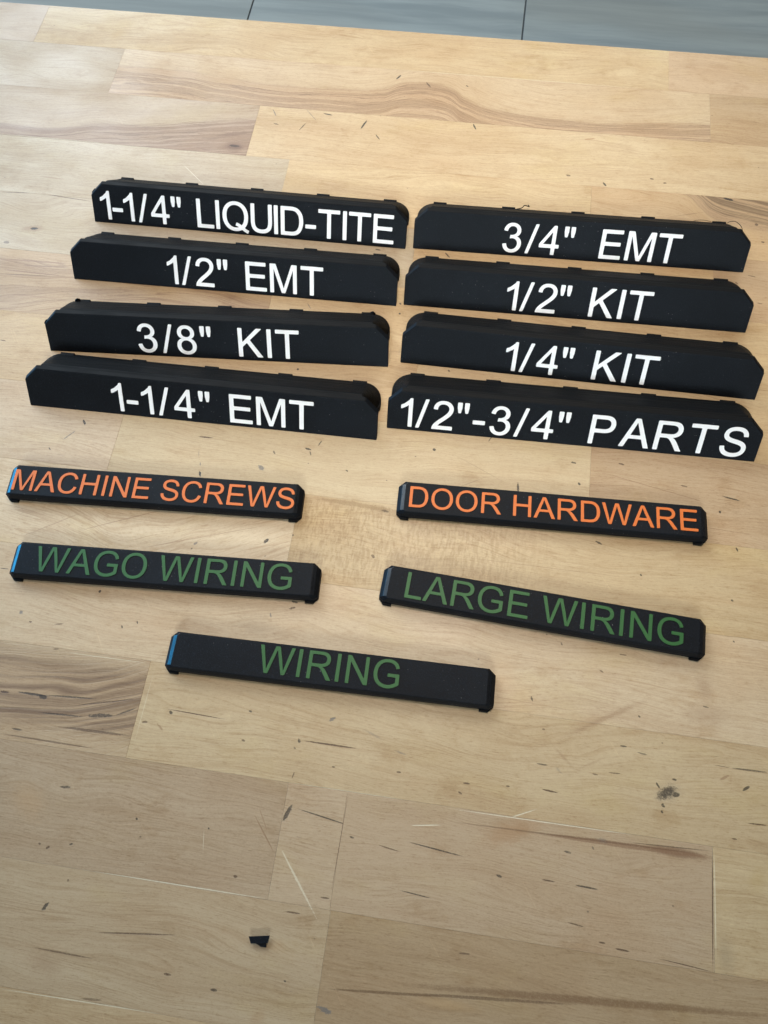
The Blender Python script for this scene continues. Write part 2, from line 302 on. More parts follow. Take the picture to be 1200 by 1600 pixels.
# marks read off the surface: (p1, p2, width mm, colour, opacity, raggedness)
BLK = srgb(22, 18, 16); BRN = srgb(70, 48, 32); RUST = srgb(176, 128, 82); GREY = srgb(92, 88, 84); PALE = srgb(250, 236, 205); TAN = srgb(168, 132, 98)
RAW = [
 # knots, pits and black scuffs
 ((47, 357), (60, 357), 2.4, BLK, .95, 1.0), ((30, 358), (72, 356), 5.0, TAN, .55, 1.2), ((5, 378), (15, 379), 2.2, BRN, .7, .8),
 ((619, 124), (627, 117), 1.5, BLK, .95, .7), ((728, 133), (732, 136), 1.0, BLK, .8, .6), ((739, 193), (744, 203), 1.2, BLK, .9, 1.2),
 ((563, 202), (574, 187), 1.5, BLK, .95, .9), ((587, 210), (593, 218), 1.0, BLK, .8, 1.4), ((505, 177), (520, 180), 1.4, BLK, .85, 1.4),
 ((467, 204), (479, 191), 0.9, BLK, .7, 1.2), ((426, 170), (432, 182), 0.9, GREY, .75, 1.4), ((427, 192), (436, 195), 1.2, BLK, .6, 1.6), ((478, 170), (495, 189), .7, GREY, .6, 1.6),
 ((884, 273), (892, 275), 1.6, BRN, .85, .8), ((942, 285), (948, 291), 1.5, BLK, .9, 1.0), ((1015, 279), (1022, 280), 1.4, BRN, .9, .6), ((1036, 286), (1042, 286), 1.3, BRN, .9, .6),
 ((912, 218), (931, 216), 1.6, RUST, .6, .8), ((871, 142), (890, 138), 1.4, TAN, .5, .8), ((666, 128), (673, 137), 1.4, BRN, .8, 1.2),
 ((1130, 310), (1147, 314), 1.3, BLK, .85, .6), ((1179, 350), (1185, 352), 2.0, BRN, .85, .8), ((1189, 378), (1195, 379), 1.5, BRN, .8, .9), ((1168, 430), (1182, 433), 1.0, BRN, .7, 1.2), ((1149, 440), (1153, 445), 1.2, BRN, .75, 1.2), ((1182, 473), (1192, 475), 1.0, BRN, .6, 1),
 ((695, 394), (703, 403), 1.2, BLK, .85, 1.0), ((586, 389), (595, 391), 1.2, BLK, .8, 1.0), ((624, 473), (627, 476), 1.3, BLK, .9, .6), ((623, 489), (626, 491), 1.3, BLK, .9, .6), ((480, 473), (486, 483), .8, GREY, .6, 1.4),
 ((464, 576), (467, 578), 1.5, BLK, .9, .5), ((700, 578), (703, 581), 1.2, BLK, .8, .6), ((476, 700), (487, 703), 1.3, BLK, .9, 1.4), ((503, 688), (497, 697), .9, BLK, .75, 1.4), ((676, 701), (681, 704), 1.9, BLK, .9, .6),
 ((484, 704), (486, 712), 0.9, BLK, .7, 1.2), ((404, 727), (412, 735), 2.6, GREY, .8, 1.8), ((427, 704), (430, 710), 1.1, BLK, .7, 1.2), ((540, 734), (544, 737), 1.0, BLK, .8, .6), ((763, 690), (770, 680), .7, BLK, .7, 1.2),
 ((130, 655), (133, 664), 1.5, BLK, .95, 1.0), ((97, 688), (118, 673), .9, GREY, .7, 1.6), ((310, 682), (332, 684), 1.1, BRN, .9, 1.2), ((76, 699), (79, 703), .8, BLK, .8, .8),
 ((312, 736), (313, 745), 1.4, BLK, .95, 1.0), ((313, 722), (313, 728), .8, GREY, .7, 1.4), ((311, 700), (310, 716), .7, GREY, .5, 1.5),
 ((809, 754), (810, 770), 1.4, BLK, .85, 1.4), ((892, 722), (901, 724), 1.2, BLK, .8, 1.4), ((903, 754), (907, 758), 1.4, BLK, .9, .6), ((966, 724), (976, 726), 1.1, BRN, .9, 1), ((1128, 775), (1158, 783), .9, BLK, .9, .8), ((1063, 758), (1075, 761), .9, BRN, .8, .8), ((1123, 799), (1127, 801), 1.5, BLK, .95, .5), ((1150, 855), (1153, 862), 1.0, BLK, .8, 1.2),
 ((930, 845), (941, 851), 1.3, BLK, .85, 1.2), ((412, 848), (420, 842), 1.8, BLK, .95, 1.2), ((456, 835), (459, 837), 1.1, BLK, .8, .6), ((580, 866), (585, 872), 1.8, BRN, .75, 1.3),
 ((302, 851), (309, 847), 1.3, GREY, .7, 1.6), ((298, 858), (301, 856), .9, BLK, .7, 1), ((154, 923), (158, 925), 1.8, BLK, .9, .8), ((455, 939), (466, 942), 1.3, BLK, .85, 1.6), ((452, 951), (462, 949), 1.3, BRN, .85, 1.6), ((422, 957), (424, 966), 1.0, GREY, .7, 1.4),
 ((31, 958), (35, 955), 2.2, GREY, .75, 1.6), ((190, 977), (191, 982), .9, BLK, .9, .6), ((45, 971), (50, 972), 1.0, BRN, .8, 1), ((85, 976), (100, 974), 1.0, BRN, .6, 1.4), ((83, 1014), (93, 1014), .9, BRN, .7, .8), ((214, 970), (215, 975), .8, BLK, .8, .8),
 ((264, 1111), (270, 1115), 1.6, BLK, .9, 1), ((257, 1107), (352, 1124), .6, BRN, .9, .5), ((388, 1110), (394, 1113), 1.1, BLK, .85, 1), ((221, 1128), (231, 1128), 1.1, BRN, .8, 1.2), ((245, 1130), (255, 1142), 1.0, TAN, .7, 1.4), ((377, 1156), (383, 1158), 1.1, BRN, .8, .8),
 ((514, 1127), (524, 1121), 1.6, GREY, .8, 1.8), ((566, 1138), (598, 1156), 1.6, GREY, .35, 1.4), ((472, 1157), (560, 1170), .9, BRN, .9, .5), ((466, 1154), (469, 1161), 1.4, BLK, .85, 1.2), ((459, 1167), (462, 1171), .9, BLK, .7, 1), ((615, 1172), (637, 1180), 1.2, GREY, .5, 1.5), ((518, 1198), (524, 1199), .9, BRN, .8, .8), ((619, 1206), (627, 1207), .9, BRN, .8, .8), ((460, 1206), (456, 1216), .8, BRN, .7, 1.2),
 ((723, 1223), (735, 1225), .9, BRN, .85, .8), ((790, 1228), (797, 1229), .9, BRN, .8, .8), ((716, 1237), (722, 1241), .9, BRN, .8, .8), ((846, 1233), (872, 1239), .9, BRN, .9, .8), ((838, 1193), (857, 1196), .8, BLK, .85, .8), ((968, 1165), (980, 1167), .9, BLK, .85, .8), ((995, 1175), (1012, 1180), .9, BLK, .7, 1.2), ((925, 1209), (935, 1211), .8, BRN, .7, .8), ((950, 1207), (970, 1209), .8, BRN, .7, .8), ((866, 1196), (880, 1210), 1.6, GREY, .35, 1.4),
 ((830, 1088), (832, 1096), 1.2, BLK, .85, 1.2), ((876, 1003), (879, 1009), .9, BLK, .7, 1), ((967, 1022), (980, 1024), .8, BRN, .7, 1), ((937, 1047), (943, 1051), .9, BRN, .7, 1), ((997, 1118), (1001, 1121), 1.0, BLK, .85, .6), ((847, 1139), (852, 1140), 1.0, BRN, .7, .6), ((1098, 1103), (1108, 1106), .9, BLK, .7, 1), ((1145, 1001), (1148, 1004), .9, BLK, .85, .6), ((1142, 937), (1146, 940), 1.3, BLK, .8, .8), ((1000, 897), (1003, 900), 1.1, BLK, .8, .6),
 ((1142, 1200), (1200, 1207), .9, BLK, .8, .8), ((1115, 1195), (1142, 1200), .5, BRN, .6, .8), ((1160, 1236), (1172, 1228), 1.5, BLK, .9, .8), ((1124, 1219), (1140, 1211), 1.3, TAN, .7, 1), ((1167, 1286), (1200, 1290), .7, BRN, .9, .8), ((1143, 1310), (1152, 1312), .8, BRN, .8, .8),
 # the big black scuff
 ((1026, 1247), (1058, 1228), 4.6, BLK, .92, 1.5), ((1034, 1255), (1038, 1262), 1.6, BLK, .9, 1.4), ((1050, 1243), (1062, 1241), 2.6, BLK, .9, 1.2), ((1025, 1222), (1031, 1232), 1.0, BLK, .9, 1.2), ((1050, 1217), (1058, 1219), 1.0, BLK, .9, 1.2), ((1033, 1266), (1036, 1271), 1.0, BLK, .9, 1.2), ((1020, 1252), (1068, 1226), 8.5, GREY, .28, 1.4),
 # lower part
 ((441, 1284), (457, 1257), 2.2, BLK, .92, 1.2), ((463, 1263), (549, 1291), .7, BLK, .92, .4), ((546, 1307), (554, 1310), .9, BLK, .9, .8), ((636, 1315), (726, 1339), .7, BLK, .92, .5), ((590, 1320), (625, 1331), .6, BRN, .8, .5), ((624, 1391), (675, 1404), .6, BLK, .85, .5), ((775, 1367), (785, 1371), 1.1, BLK, .85, 1), ((899, 1383), (935, 1390), .9, BLK, .9, .7), ((846, 1374), (868, 1378), .7, BRN, .85, .8), ((881, 1330), (893, 1333), 1.0, BLK, .8, 1), ((886, 1441), (915, 1449), .7, BRN, .7, .8), ((960, 1482), (984, 1487), .9, BRN, .85, .7), ((935, 1472), (946, 1474), .8, BRN, .8, .7), ((1030, 1498), (1115, 1519), .5, BRN, .85, .4), ((1050, 1415), (1054, 1417), .8, BRN, .7, .7), ((930, 1310), (955, 1318), 2.5, GREY, .5, 1.8), ((925, 1322), (928, 1328), 1.0, BLK, .6, 1.2), ((1113, 1328), (1114, 1520), .6, BRN, .8, .3), ((715, 1489), (735, 1491), .9, BRN, .7, .8),
 ((92, 1229), (110, 1230), 1.3, BLK, .85, 1.6), ((212, 1278), (215, 1281), 1.0, BLK, .9, .6), ((108, 1320), (114, 1318), 1.0, BLK, .8, .8), ((60, 1317), (64, 1320), 1.0, BRN, .8, .8), ((71, 1326), (78, 1322), 1.2, BRN, .8, 1), ((105, 1377), (108, 1374), 1.2, BRN, .7, 1), ((64, 1424), (76, 1410), 1.7, BLK, .9, 1.6), ((150, 1457), (275, 1461), .7, BRN, .8, .5), ((50, 1480), (145, 1498), .8, BRN, .7, .6), ((255, 1521), (268, 1524), 1.1, BRN, .85, .8), ((328, 1546), (340, 1548), 1.2, BLK, .85, .8), ((364, 1368), (371, 1371), 1.3, BRN, .8, .8), ((325, 1293), (327, 1296), .8, BLK, .9, .5), ((495, 1572), (518, 1584), 2.2, GREY, .8, 2.0), ((443, 1532), (447, 1534), .8, BLK, .8, .5),
 ((35, 1494), (105, 1520), 9, TAN, .35, 1.2), ((125, 1560), (160, 1563), 1.0, BRN, .6, .8), ((445, 1424), (470, 1428), .8, BRN, .8, .8), ((500, 1402), (515, 1404), .8, BRN, .8, .8),
 # scratches
 ((437, 1322), (494, 1434), 1.0, PALE, .60, 1.2), ((398, 1274), (428, 1332), .7, TAN, .9, .6), ((405, 1262), (418, 1300), .6, TAN, .7, .6), ((319, 1290), (317, 1335), .5, PALE, .5, .4), ((783, 1282), (840, 1264), .5, PALE, .8, .6), ((640, 1290), (690, 1289), .6, PALE, .75, .8),
 ((285, 256), (320, 290), .5, PALE, .7, .5), ((545, 1237), (516, 1402), .35, BRN, .6, .2), ((62, 275), (100, 280), .8, TAN, .7, .8),
 ((0, 300), (60, 302), .5, BRN, .9, .4), ((55, 301), (145, 315), .55, BRN, .92, .6), ((0, 888), (14, 889), .45, BLK, .9, .2), ((0, 531), (10, 533), .7, BRN, .85, .8),
 # stains
 ((735, 1320), (860, 1278), 11, RUST, .45, 1.2), ((1090, 1050), (1110, 1100), 9, TAN, .45, 1.2), ((1050, 1115), (1160, 1120), 13, TAN, .38, 1.1), ((860, 1160), (1030, 1085), 3.2, TAN, .5, 1.0), ((880, 1140), (960, 1115), 7, RUST, .25, 1.2),
 ((860, 1160), (900, 1205), 2.0, TAN, .4, 1.0), ((895, 1205), (955, 1180), 1.6, TAN, .35, 1.0), ((60, 1240), (30, 1265), 22, srgb(214, 170, 120), .25, 1), ((178, 47), (190, 60), 14, srgb(205, 165, 100), .40, 1.2), ((395, 1580), (410, 1600), 9, RUST, .28, 1),
 ((795, 1010), (760, 1100), 20, srgb(214, 168, 115), .22, 1), ((350, 965), (450, 985), 12, srgb(150, 130, 105), .22, 1.2), ((1200, 1350), (1170, 1400), 9, srgb(200, 168, 110), .4, 1), ((1128, 1450), (1140, 1540), 9, srgb(160, 140, 112), .35, 1),
 # knot in the brown corner of the third row and the dark eye on the right
 ((335, 213), (400, 205), 4.0, srgb(140, 108, 86), .55, 1.3), ((345, 228), (388, 230), 11, srgb(150, 116, 92), .55, 1.0), ((352, 228), (382, 230), 5.0, srgb(120, 90, 70), .6, 1.2), ((358, 227), (374, 229), 2.2, srgb(66, 48, 38), .85, 1.0), ((300, 228), (335, 238), 2.2, srgb(150, 116, 92), .5, 1.0),
 # heartwood corner under the first orange row
 ((480, 776), (630, 800), 3.2, srgb(165, 130, 84), .60, 1.0), ((560, 790), (640, 806), 5.0, srgb(150, 116, 74), .50, 1.2), ((596, 797), (608, 800), 1.6, srgb(90, 66, 42), .75, 1.6), ((640, 812), (760, 828), 3.0, srgb(150, 116, 74), .4, 1.0),
 # open cracks of the spalted stave
 ((28, 1081), (75, 1088), 1.3, BLK, .95, 1.0), ((70, 1086), (150, 1092), 1.0, BLK, .85, .8), ((60, 1087), (74, 1091), 2.2, BLK, .9, 1.2), ((60, 1113), (130, 1120), .9, BLK, .8, 1.6), ((135, 1118), (180, 1118), 1.8, BLK, .85, 1.8), ((180, 1118), (214, 1106), .9, BLK, .8, .9), ((0, 1080), (14, 1082), 1.4, BRN, .9, 1.2), ((18, 1138), (35, 1141), 1.0, BLK, .8, .8), ((0, 1146), (150, 1170), .9, BRN, .7, .6), ((120, 1102), (215, 1092), .8, BRN, .8, .7), ((90, 1135), (205, 1150), 1.4, BRN, .7, .8),
 # mitre of dark wood closing the long joint at lower right
 ((700, 1283), (1113, 1337), .9, srgb(120, 88, 62), .6, .3), ((840, 1302), (1114, 1340), 2.6, srgb(150, 112, 82), .75, .5), ((1000, 1322), (1114, 1342), 4.2, srgb(140, 104, 76), .75, .5), ((980, 1316), (1112, 1330), .5, srgb(70, 50, 36), .7, .4),
 # dark band along the bottom of the picture
 ((600, 1536), (1250, 1592), 3.2, srgb(120, 84, 52), .60, .7), ((640, 1552), (900, 1570), 1.4, srgb(92, 62, 38), .6, .8), ((640, 1560), (760, 1580), 4.5, srgb(205, 165, 115), .4, 1.0), ((510, 1545), (700, 1558), 1.2, srgb(96, 66, 40), .6, .6),
 # left streaks
 ((0, 404), (110, 412), 1.4, srgb(150, 108, 78), .6, .7), ((0, 420), (105, 432), 1.2, srgb(146, 104, 76), .65, .8), ((30, 414), (108, 418), 1.0, srgb(140, 100, 72), .6, .8), ((0, 428), (80, 431), .7, srgb(110, 76, 54), .6, .6), ((0, 458), (110, 468), 1.6, srgb(165, 122, 86), .5, .8), ((0, 490), (150, 475), 1.2, srgb(165, 122, 86), .35, .8),
 ((85, 408), (108, 420), 3.4, srgb(150, 112, 84), .4, .9),
 ((1040, 340), (1110, 330), 1.0, srgb(130, 98, 66), .5, 1.0), ((1020, 338), (1120, 350), 4.0, srgb(170, 132, 92), .5, 1.1), ((1130, 309), (1146, 313), 1.7, BLK, .95, .9),
 # pale glue lines
 ((230, 1190), (430, 1219), .5, PALE, .9, .5), ((440, 1221), (640, 1251), .4, PALE, .8, .5), ((700, 1263), (1000, 1306), .45, PALE, .8, .5), ((1116, 1330), (1119, 1500), .5, PALE, .7, .4), ((130, 1359), (420, 1405), .5, PALE, .8, .5), ((0, 1545), (300, 1592), .5, PALE, .6, .5), ((600, 107), (1000, 138), .5, PALE, .7, .5), ((0, 209), (180, 225), .4, PALE, .8, .5), ((100, 1019), (230, 1036), .4, PALE, .6, .6), ((243, 1040), (205, 1178), .5, PALE, .5, .4),
 # long thin growth lines
 ((640, 790), (760, 745), .35, BRN, .55, .3), ((700, 705), (800, 760), .35, BRN, .5, .3), ((870, 755), (1010, 760), .35, TAN, .8, .3), ((930, 735), (1120, 790), .4, TAN, .8, .4), ((950, 800), (1190, 838), .4, TAN, .8, .4), ((120, 830), (260, 795), .4, TAN, .8, .3), ((200, 860), (420, 820), .4, TAN, .7, .3), ((40, 836), (130, 800), .4, TAN, .7, .3), ((720, 870), (960, 900), .4, TAN, .6, .5), ((620, 1060), (1000, 1130), .5, TAN, .5, .6)
]
MARKS = []
for p1, p2, wd, mc, op, rag in RAW:
    if mc not in (BLK, GREY, BRN): mc = tuple(q * 0.56 for q in mc[:3]) + (1,)
    if mc == PALE: op *= 0.5
    a, b = at(*p1), at(*p2); ln_ = math.hypot(b[0] - a[0], b[1] - a[1])
    if mc == BLK and p1[1] > 1000: op *= 0.88
    MARKS.append(((a[0] + b[0]) / 2, (a[1] + b[1]) / 2, max(ln_ * 1.08, wd * 0.7), wd * (1.0 if wd > 3 else 0.82), math.atan2(b[1] - a[1], b[0] - a[0]), mc, op, rag * 0.75))
MARKS.sort(key=lambda q: -q[3])

def T(r, g_, b): return srgb(r, g_, b)
Lm = T(232, 210, 172)      # plain maple
ROWS = [  # top, bottom, joints
 (421.0, 389.5, [-520, -269, 93.7, 330, 460]), (389.5, 353.5, [-520, -420, -213.6, 115.4, 460]), (353.5, 316.3, [-520, -440, -126.7, 232, 460]),
 (316.3, 277.6, [-520, -103, 55.0, 300, 460]), (277.6, 240.8, [-520, -330, -30, 115.0, 460]), (240.8, 203.8, [-520, -95, 160, 460]),
 (203.8, 166.4, [-520, -360, -20, 262, 460]), (166.4, 126.9, [-520, -149, 60.7, 350, 460]), (126.9, 88.3, [-520, -330, -62, 290, 460]),
 (88.3, 47.5, [-520, -390, 172, 460]), (47.5, 10.3, [-520, -400, -108, 240, 460]), (10.3, -29.3, [-520, -350, -45.0, -22.7, 109.5, 460]),
 (-29.3, -68.3, [-520, -300, -22.3, 250, 460]), (-68.3, -107.0, [-520, -210, 75, 460]), (-107.0, -146.0, [-520, -140, 190, 460]), (-146.0, -185.0, [-520, -60, 280, 460])]
brown_dip = [at(*p) for p in ((150, 97), (187, 101), (280, 108), (350, 121), (440, 131), (540, 138), (600, 137), (665, 128), (725, 150), (800, 174), (890, 186), (1000, 190), (1120, 193))]
r3_dip = [at(*p) for p in ((-60, 188), (0, 190), (80, 197), (150, 193), (230, 192), (300, 189), (360, 186), (410, 183))]
knot_dip = [at(*p) for p in ((700, 255), (1040, 296), (1066, 304), (1092, 324), (1120, 345), (1160, 356), (1230, 370))]
ln_dip = [(-400, 118), (-176, 112), (-150, 106), (-128, 101), (-104, 106), (-78, 117), (-55, 126)]
SPEC = {  # (row, stave): overrides
 (0, 0): dict(light=T(205, 180, 152)), (0, 1): dict(light=T(232, 208, 166), fig=.28), (0, 2): dict(light=T(222, 192, 156), lines=.2),
 (1, 1): dict(light=T(208, 190, 164), fig=.25), (1, 2): dict(light=T(228, 204, 168), dip=brown_dip, heart=(T(204, 166, 126), 3.0, 1, T(160, 120, 84), .60)),
 (1, 3): dict(light=T(210, 182, 144), fig=.4),
 (2, 1): dict(light=T(206, 186, 160), dip=r3_dip, heart=(T(186, 156, 130), 3.0, 1, T(158, 122, 96), .72)), (2, 2): dict(light=T(230, 206, 166), fig=.3, lines=.5),
 (3, 0): dict(light=T(212, 198, 172), fig=.3, lines=.35), (3, 1): dict(light=T(230, 205, 162), fig=.35), (3, 2): dict(light=T(224, 196, 154), fig=.5, lines=.5, dip=knot_dip, heart=(T(190, 156, 118), 2.0, -1, T(112, 84, 58), .78)),
 (4, 1): dict(light=T(210, 195, 168), fig=.25), (4, 2): dict(light=T(232, 204, 158)), (4, 3): dict(light=T(214, 186, 150)),
 (5, 0): dict(light=T(206, 176, 134), dark=tuple(q * .55 for q in T(150, 108, 70)[:3]) + (1,), fig=.5, lines=.9), (5, 1): dict(light=T(228, 202, 158)), (5, 2): dict(light=T(212, 186, 150)),
 (6, 1): dict(light=T(226, 198, 154), fig=.25), (6, 2): dict(light=T(230, 206, 164)), 
 (7, 0): dict(light=T(232, 210, 180), fig=.25), (7, 1): dict(light=T(230, 210, 172), fig=.2, lines=.35), (7, 2): dict(light=T(216, 190, 156), fig=.35, lines=.5),  # leftmost stave lightened: missing window brightness put into its tone
 (8, 1): dict(light=T(246, 226, 194), fig=.22, lines=.9, dip=ln_dip), (8, 2): dict(light=T(226, 202, 160), fig=.3, mottle=(-62, 62, 88.3, 127)),  # left stave here also lightened in colour, standing in for window light
 (9, 1): dict(light=T(232, 210, 178), fig=.25), (10, 1): dict(light=T(214, 192, 160), fig=.3, zebra=True), (10, 2): dict(light=T(222, 200, 162), fig=.25),  # first stave here lifted in tone for the brighter left side
 (11, 1): dict(light=T(200, 178, 150), fig=.3), (11, 2): dict(light=T(209, 186, 156), fig=.2), (11, 3): dict(light=T(206, 182, 152), fig=.25, lines=.2), (11, 4): dict(light=T(226, 204, 164)),
 (12, 1): dict(light=T(206, 184, 152), fig=.35), (12, 2): dict(light=T(190, 164, 130), fig=.35, lines=.3), (13, 1): dict(light=T(206, 180, 142), fig=.4), (13, 2): dict(light=T(208, 172, 130), fig=.5),
}
link_cache = {}
n = 0
rb = random.Random(5)
for ri, (yt, yb, js) in enumerate(ROWS):
    for si in range(len(js) - 1):
        xa, xb = js[si], js[si + 1]; gap = 0.02
        x0, x1, y0, y1 = xa + gap, xb - gap, yb + gap, yt - gap
        zt = -rb.uniform(0.0, 0.05); th = 38.0; cx, cy = (x0 + x1) / 2, (y0 + y1) / 2
        sp = dict(SPEC.get((ri, si), {}))
        j = rb.uniform(-7, 7)
        light = sp.pop('light', T(224 + j, 200 + j, 160 + j)); light = tuple((0.85 * light[k] + 0.15 * Lm[k]) * (0.55, 0.522, 0.49)[k] for k in range(3)) + (1,)
        dark = sp.pop('dark', tuple(light[k] * (0.70, 0.60, 0.50)[k] for k in range(3)) + (1,))
        mk = []
        for q in MARKS:
            ex = abs(q[2] / 2 * math.cos(q[4])) + q[3] / 2 + 1; ey = abs(q[2] / 2 * math.sin(q[4])) + q[3] / 2 + 1
            own_in = x0 <= q[0] <= x1 and y0 <= q[1] <= y1
            big = q[3] > 6 or ey > 7
            if own_in or (big and q[0] + ex > x0 and q[0] - ex < x1 and q[1] + ey > y0 and q[1] - ey < y1): mk.append(q)
        m = wood_material('maple_stave', n * 1.37 + 0.5, light, dark, sp.pop('fig', .3), sp.pop('lines', .55), mk, **sp)
        hx, hy, bv = (x1 - x0) / 2, (y1 - y0) / 2, 0.035
        rs = [[(sx * (hx - i), sy * (hy - i), z) for sx, sy in ((-1, -1), (1, -1), (1, 1), (-1, 1))] for z, i in ((-th, 0), (zt - bv, 0), (zt, bv))]
        o = link('stave', rings('stave', rs), m, bench); o.location = (cx * MM, cy * MM, 0)
        n += 1

# ------------------------------------------------------------------ the floor far below, grey wood-look tiles
FZ = -0.90
fl, nb, bs = material('grey_wood_tile')
tc = nb.new('ShaderNodeTexCoord'); geo = nb.new('ShaderNodeNewGeometry'); oi = nb.new('ShaderNodeObjectInfo')
px, py, _ = nb.xyz(geo.outputs['Position'])[:3]
sd = nb.math('MULTIPLY', oi.outputs['Random'], 40)
wv = nb.noise(nb.comb(nb.math('MULTIPLY', px, 1.6), nb.math('MULTIPLY', py, 7.0), sd), 1, 3, 0.6)
n1 = nb.noise(nb.comb(nb.math('MULTIPLY', px, 2.2), nb.math('ADD', nb.math('MULTIPLY', py, 26), nb.math('MULTIPLY', wv, 1.8)), sd), 1, 5, 0.62)
n2 = nb.noise(nb.comb(nb.math('MULTIPLY', px, 1.2), nb.math('MULTIPLY', py, 5), sd), 1, 3, 0.5)
c = nb.mix(nb.ramp(n1, 0.30, 0.72), srgb(134, 138, 136), srgb(160, 162, 157))
c = nb.mix(nb.ramp(n2, 0.42, 0.62, 0, 0.5), c, srgb(138, 136, 128))
nb.put(bs.inputs['Base Color'], c); bs.inputs['Roughness'].default_value = 0.45
bp = nb.new('ShaderNodeBump'); bp.inputs['Strength'].default_value = 0.3; bp.inputs['Distance'].default_value = 0.002
nb.put(bp.inputs['Height'], n1); nb.put(bs.inputs['Normal'], bp.outputs[0])
grt, nb, bs = material('dark_grout')
gn = nb.noise(nb.new('ShaderNodeNewGeometry').outputs['Position'], 60, 3)
nb.put(bs.inputs['Base Color'], nb.mix(gn, srgb(66, 70, 74), srgb(98, 102, 104))); bs.inputs['Roughness'].default_value = 0.9
floor = link('floor', rings('floor', [[(-2600, -1500, -8), (2600, -1500, -8), (2600, 3600, -8), (-2600, 3600, -8)], [(-2600, -1500, -3), (2600, -1500, -3), (2600, 3600, -3), (-2600, 3600, -3)]]), grt)
floor.location = (0, 0, FZ); floor['kind'] = 'structure'
a = at(392, 14, FZ * 1000); b = at(819, 30, FZ * 1000)
TW = b[0] - a[0]; TH = 900.0
tile_me = rings('floor_tile', [[(-TW / 2 + 1.8, -TH / 2 + 1.8, -3.01), (TW / 2 - 1.8, -TH / 2 + 1.8, -3.01), (TW / 2 - 1.8, TH / 2 - 1.8, -3.01), (-TW / 2 + 1.8, TH / 2 - 1.8, -3.01)],
                               [(-TW / 2 + 1.8, -TH / 2 + 1.8, 0), (TW / 2 - 1.8, -TH / 2 + 1.8, 0), (TW / 2 - 1.8, TH / 2 - 1.8, 0), (-TW / 2 + 1.8, TH / 2 - 1.8, 0)]], 0.8)
ymid = a[1] + 60
for i in range(-4, 5):
    for j in range(-2, 3):
        o = link('floor_tile', tile_me, fl, floor); o.location = ((a[0] + (i + .5) * TW) * MM, (ymid + j * TH) * MM, 0)

# ------------------------------------------------------------------ black printed plastic
def plastic(name, grain, rough, tint=(0.0024, 0.0034, 0.0050), bump=0.00009, speck=0.75):
    m, nb, bs = material(name)
    tc = nb.new('ShaderNodeTexCoord'); oi = nb.new('ShaderNodeObjectInfo')
    P = nb.vmath('ADD', nb.vmath('MULTIPLY', tc.outputs['Object'], (1000, 1000, 1000)), nb.comb(nb.math('MULTIPLY', oi.outputs['Random'], 300), 0, 0))
    n1 = nb.noise(P, grain, 3, 0.6); n2 = nb.noise(P, 0.05, 2, 0.5)
    vor = nb.new('ShaderNodeTexVoronoi'); nb.put(vor.inputs['Vector'], P); vor.inputs['Scale'].default_value = 0.85
    dust_sparkle = nb.math('MULTIPLY', nb.ramp(vor.outputs['Distance'], 0.14, 0.05), nb.ramp(nb.xyz(vor.outputs['Color'])[1], 0.60, 0.95))  # pale specks: dust plus the plastic's sparkle, painted into the colour
    dust_sparkle = nb.math('MULTIPLY', dust_sparkle, nb.ramp(n2, 0.40, 0.66))
    c = nb.mix(nb.ramp(n2, 0.3, 0.7), tint + (1,), tuple(t * 1.5 for t in tint) + (1,))
    c = nb.mix(nb.math('MULTIPLY', nb.ramp(n1, 0.52, 0.70), 0.75), c, (0.012, 0.016, 0.022, 1))  # grain peaks lightened in colour, standing in for highlights on the texture
    c = nb.mix(nb.math('MULTIPLY', dust_sparkle, speck), c, (0.34, 0.33, 0.31, 1))
    nb.put(bs.inputs['Base Color'], c); nb.put(bs.inputs['Roughness'], nb.ramp(n1, 0.3, 0.7, rough - .06, rough + .1))
    bs.inputs['Specular IOR Level'].default_value = 0.11
    bp = nb.new('ShaderNodeBump'); bp.inputs['Strength'].default_value = 0.9; bp.inputs['Distance'].default_value = bump
    nb.put(bp.inputs['Height'], n1); nb.put(bs.inputs['Normal'], bp.outputs[0])
    return m
BLACK = plastic('textured_black_plastic', 2.6, 0.50)
LAYER, nb, bs = material('layered_black_plastic')       # printed layers stacked up in z
tc = nb.new('ShaderNodeTexCoord'); zc = nb.xyz(tc.outputs['Object'])[2]
wv = nb.math('SINE', nb.math('MULTIPLY', zc, 2 * math.pi / 0.00032))
nn = nb.noise(nb.vmath('MULTIPLY', tc.outputs['Object'], (60, 60, 2500)), 1, 3)
bs.inputs['Base Color'].default_value = (0.003, 0.0033, 0.0038, 1); bs.inputs['Specular IOR Level'].default_value = 0.09
nb.put(bs.inputs['Roughness'], nb.ramp(nn, .3, .7, .5, .65))
bp = nb.new('ShaderNodeBump'); bp.inputs['Strength'].default_value = 0.5; bp.inputs['Distance'].default_value = 0.00005
nb.put(bp.inputs['Height'], nb.math('ADD', wv, nn)); nb.put(bs.inputs['Normal'], bp.outputs[0])

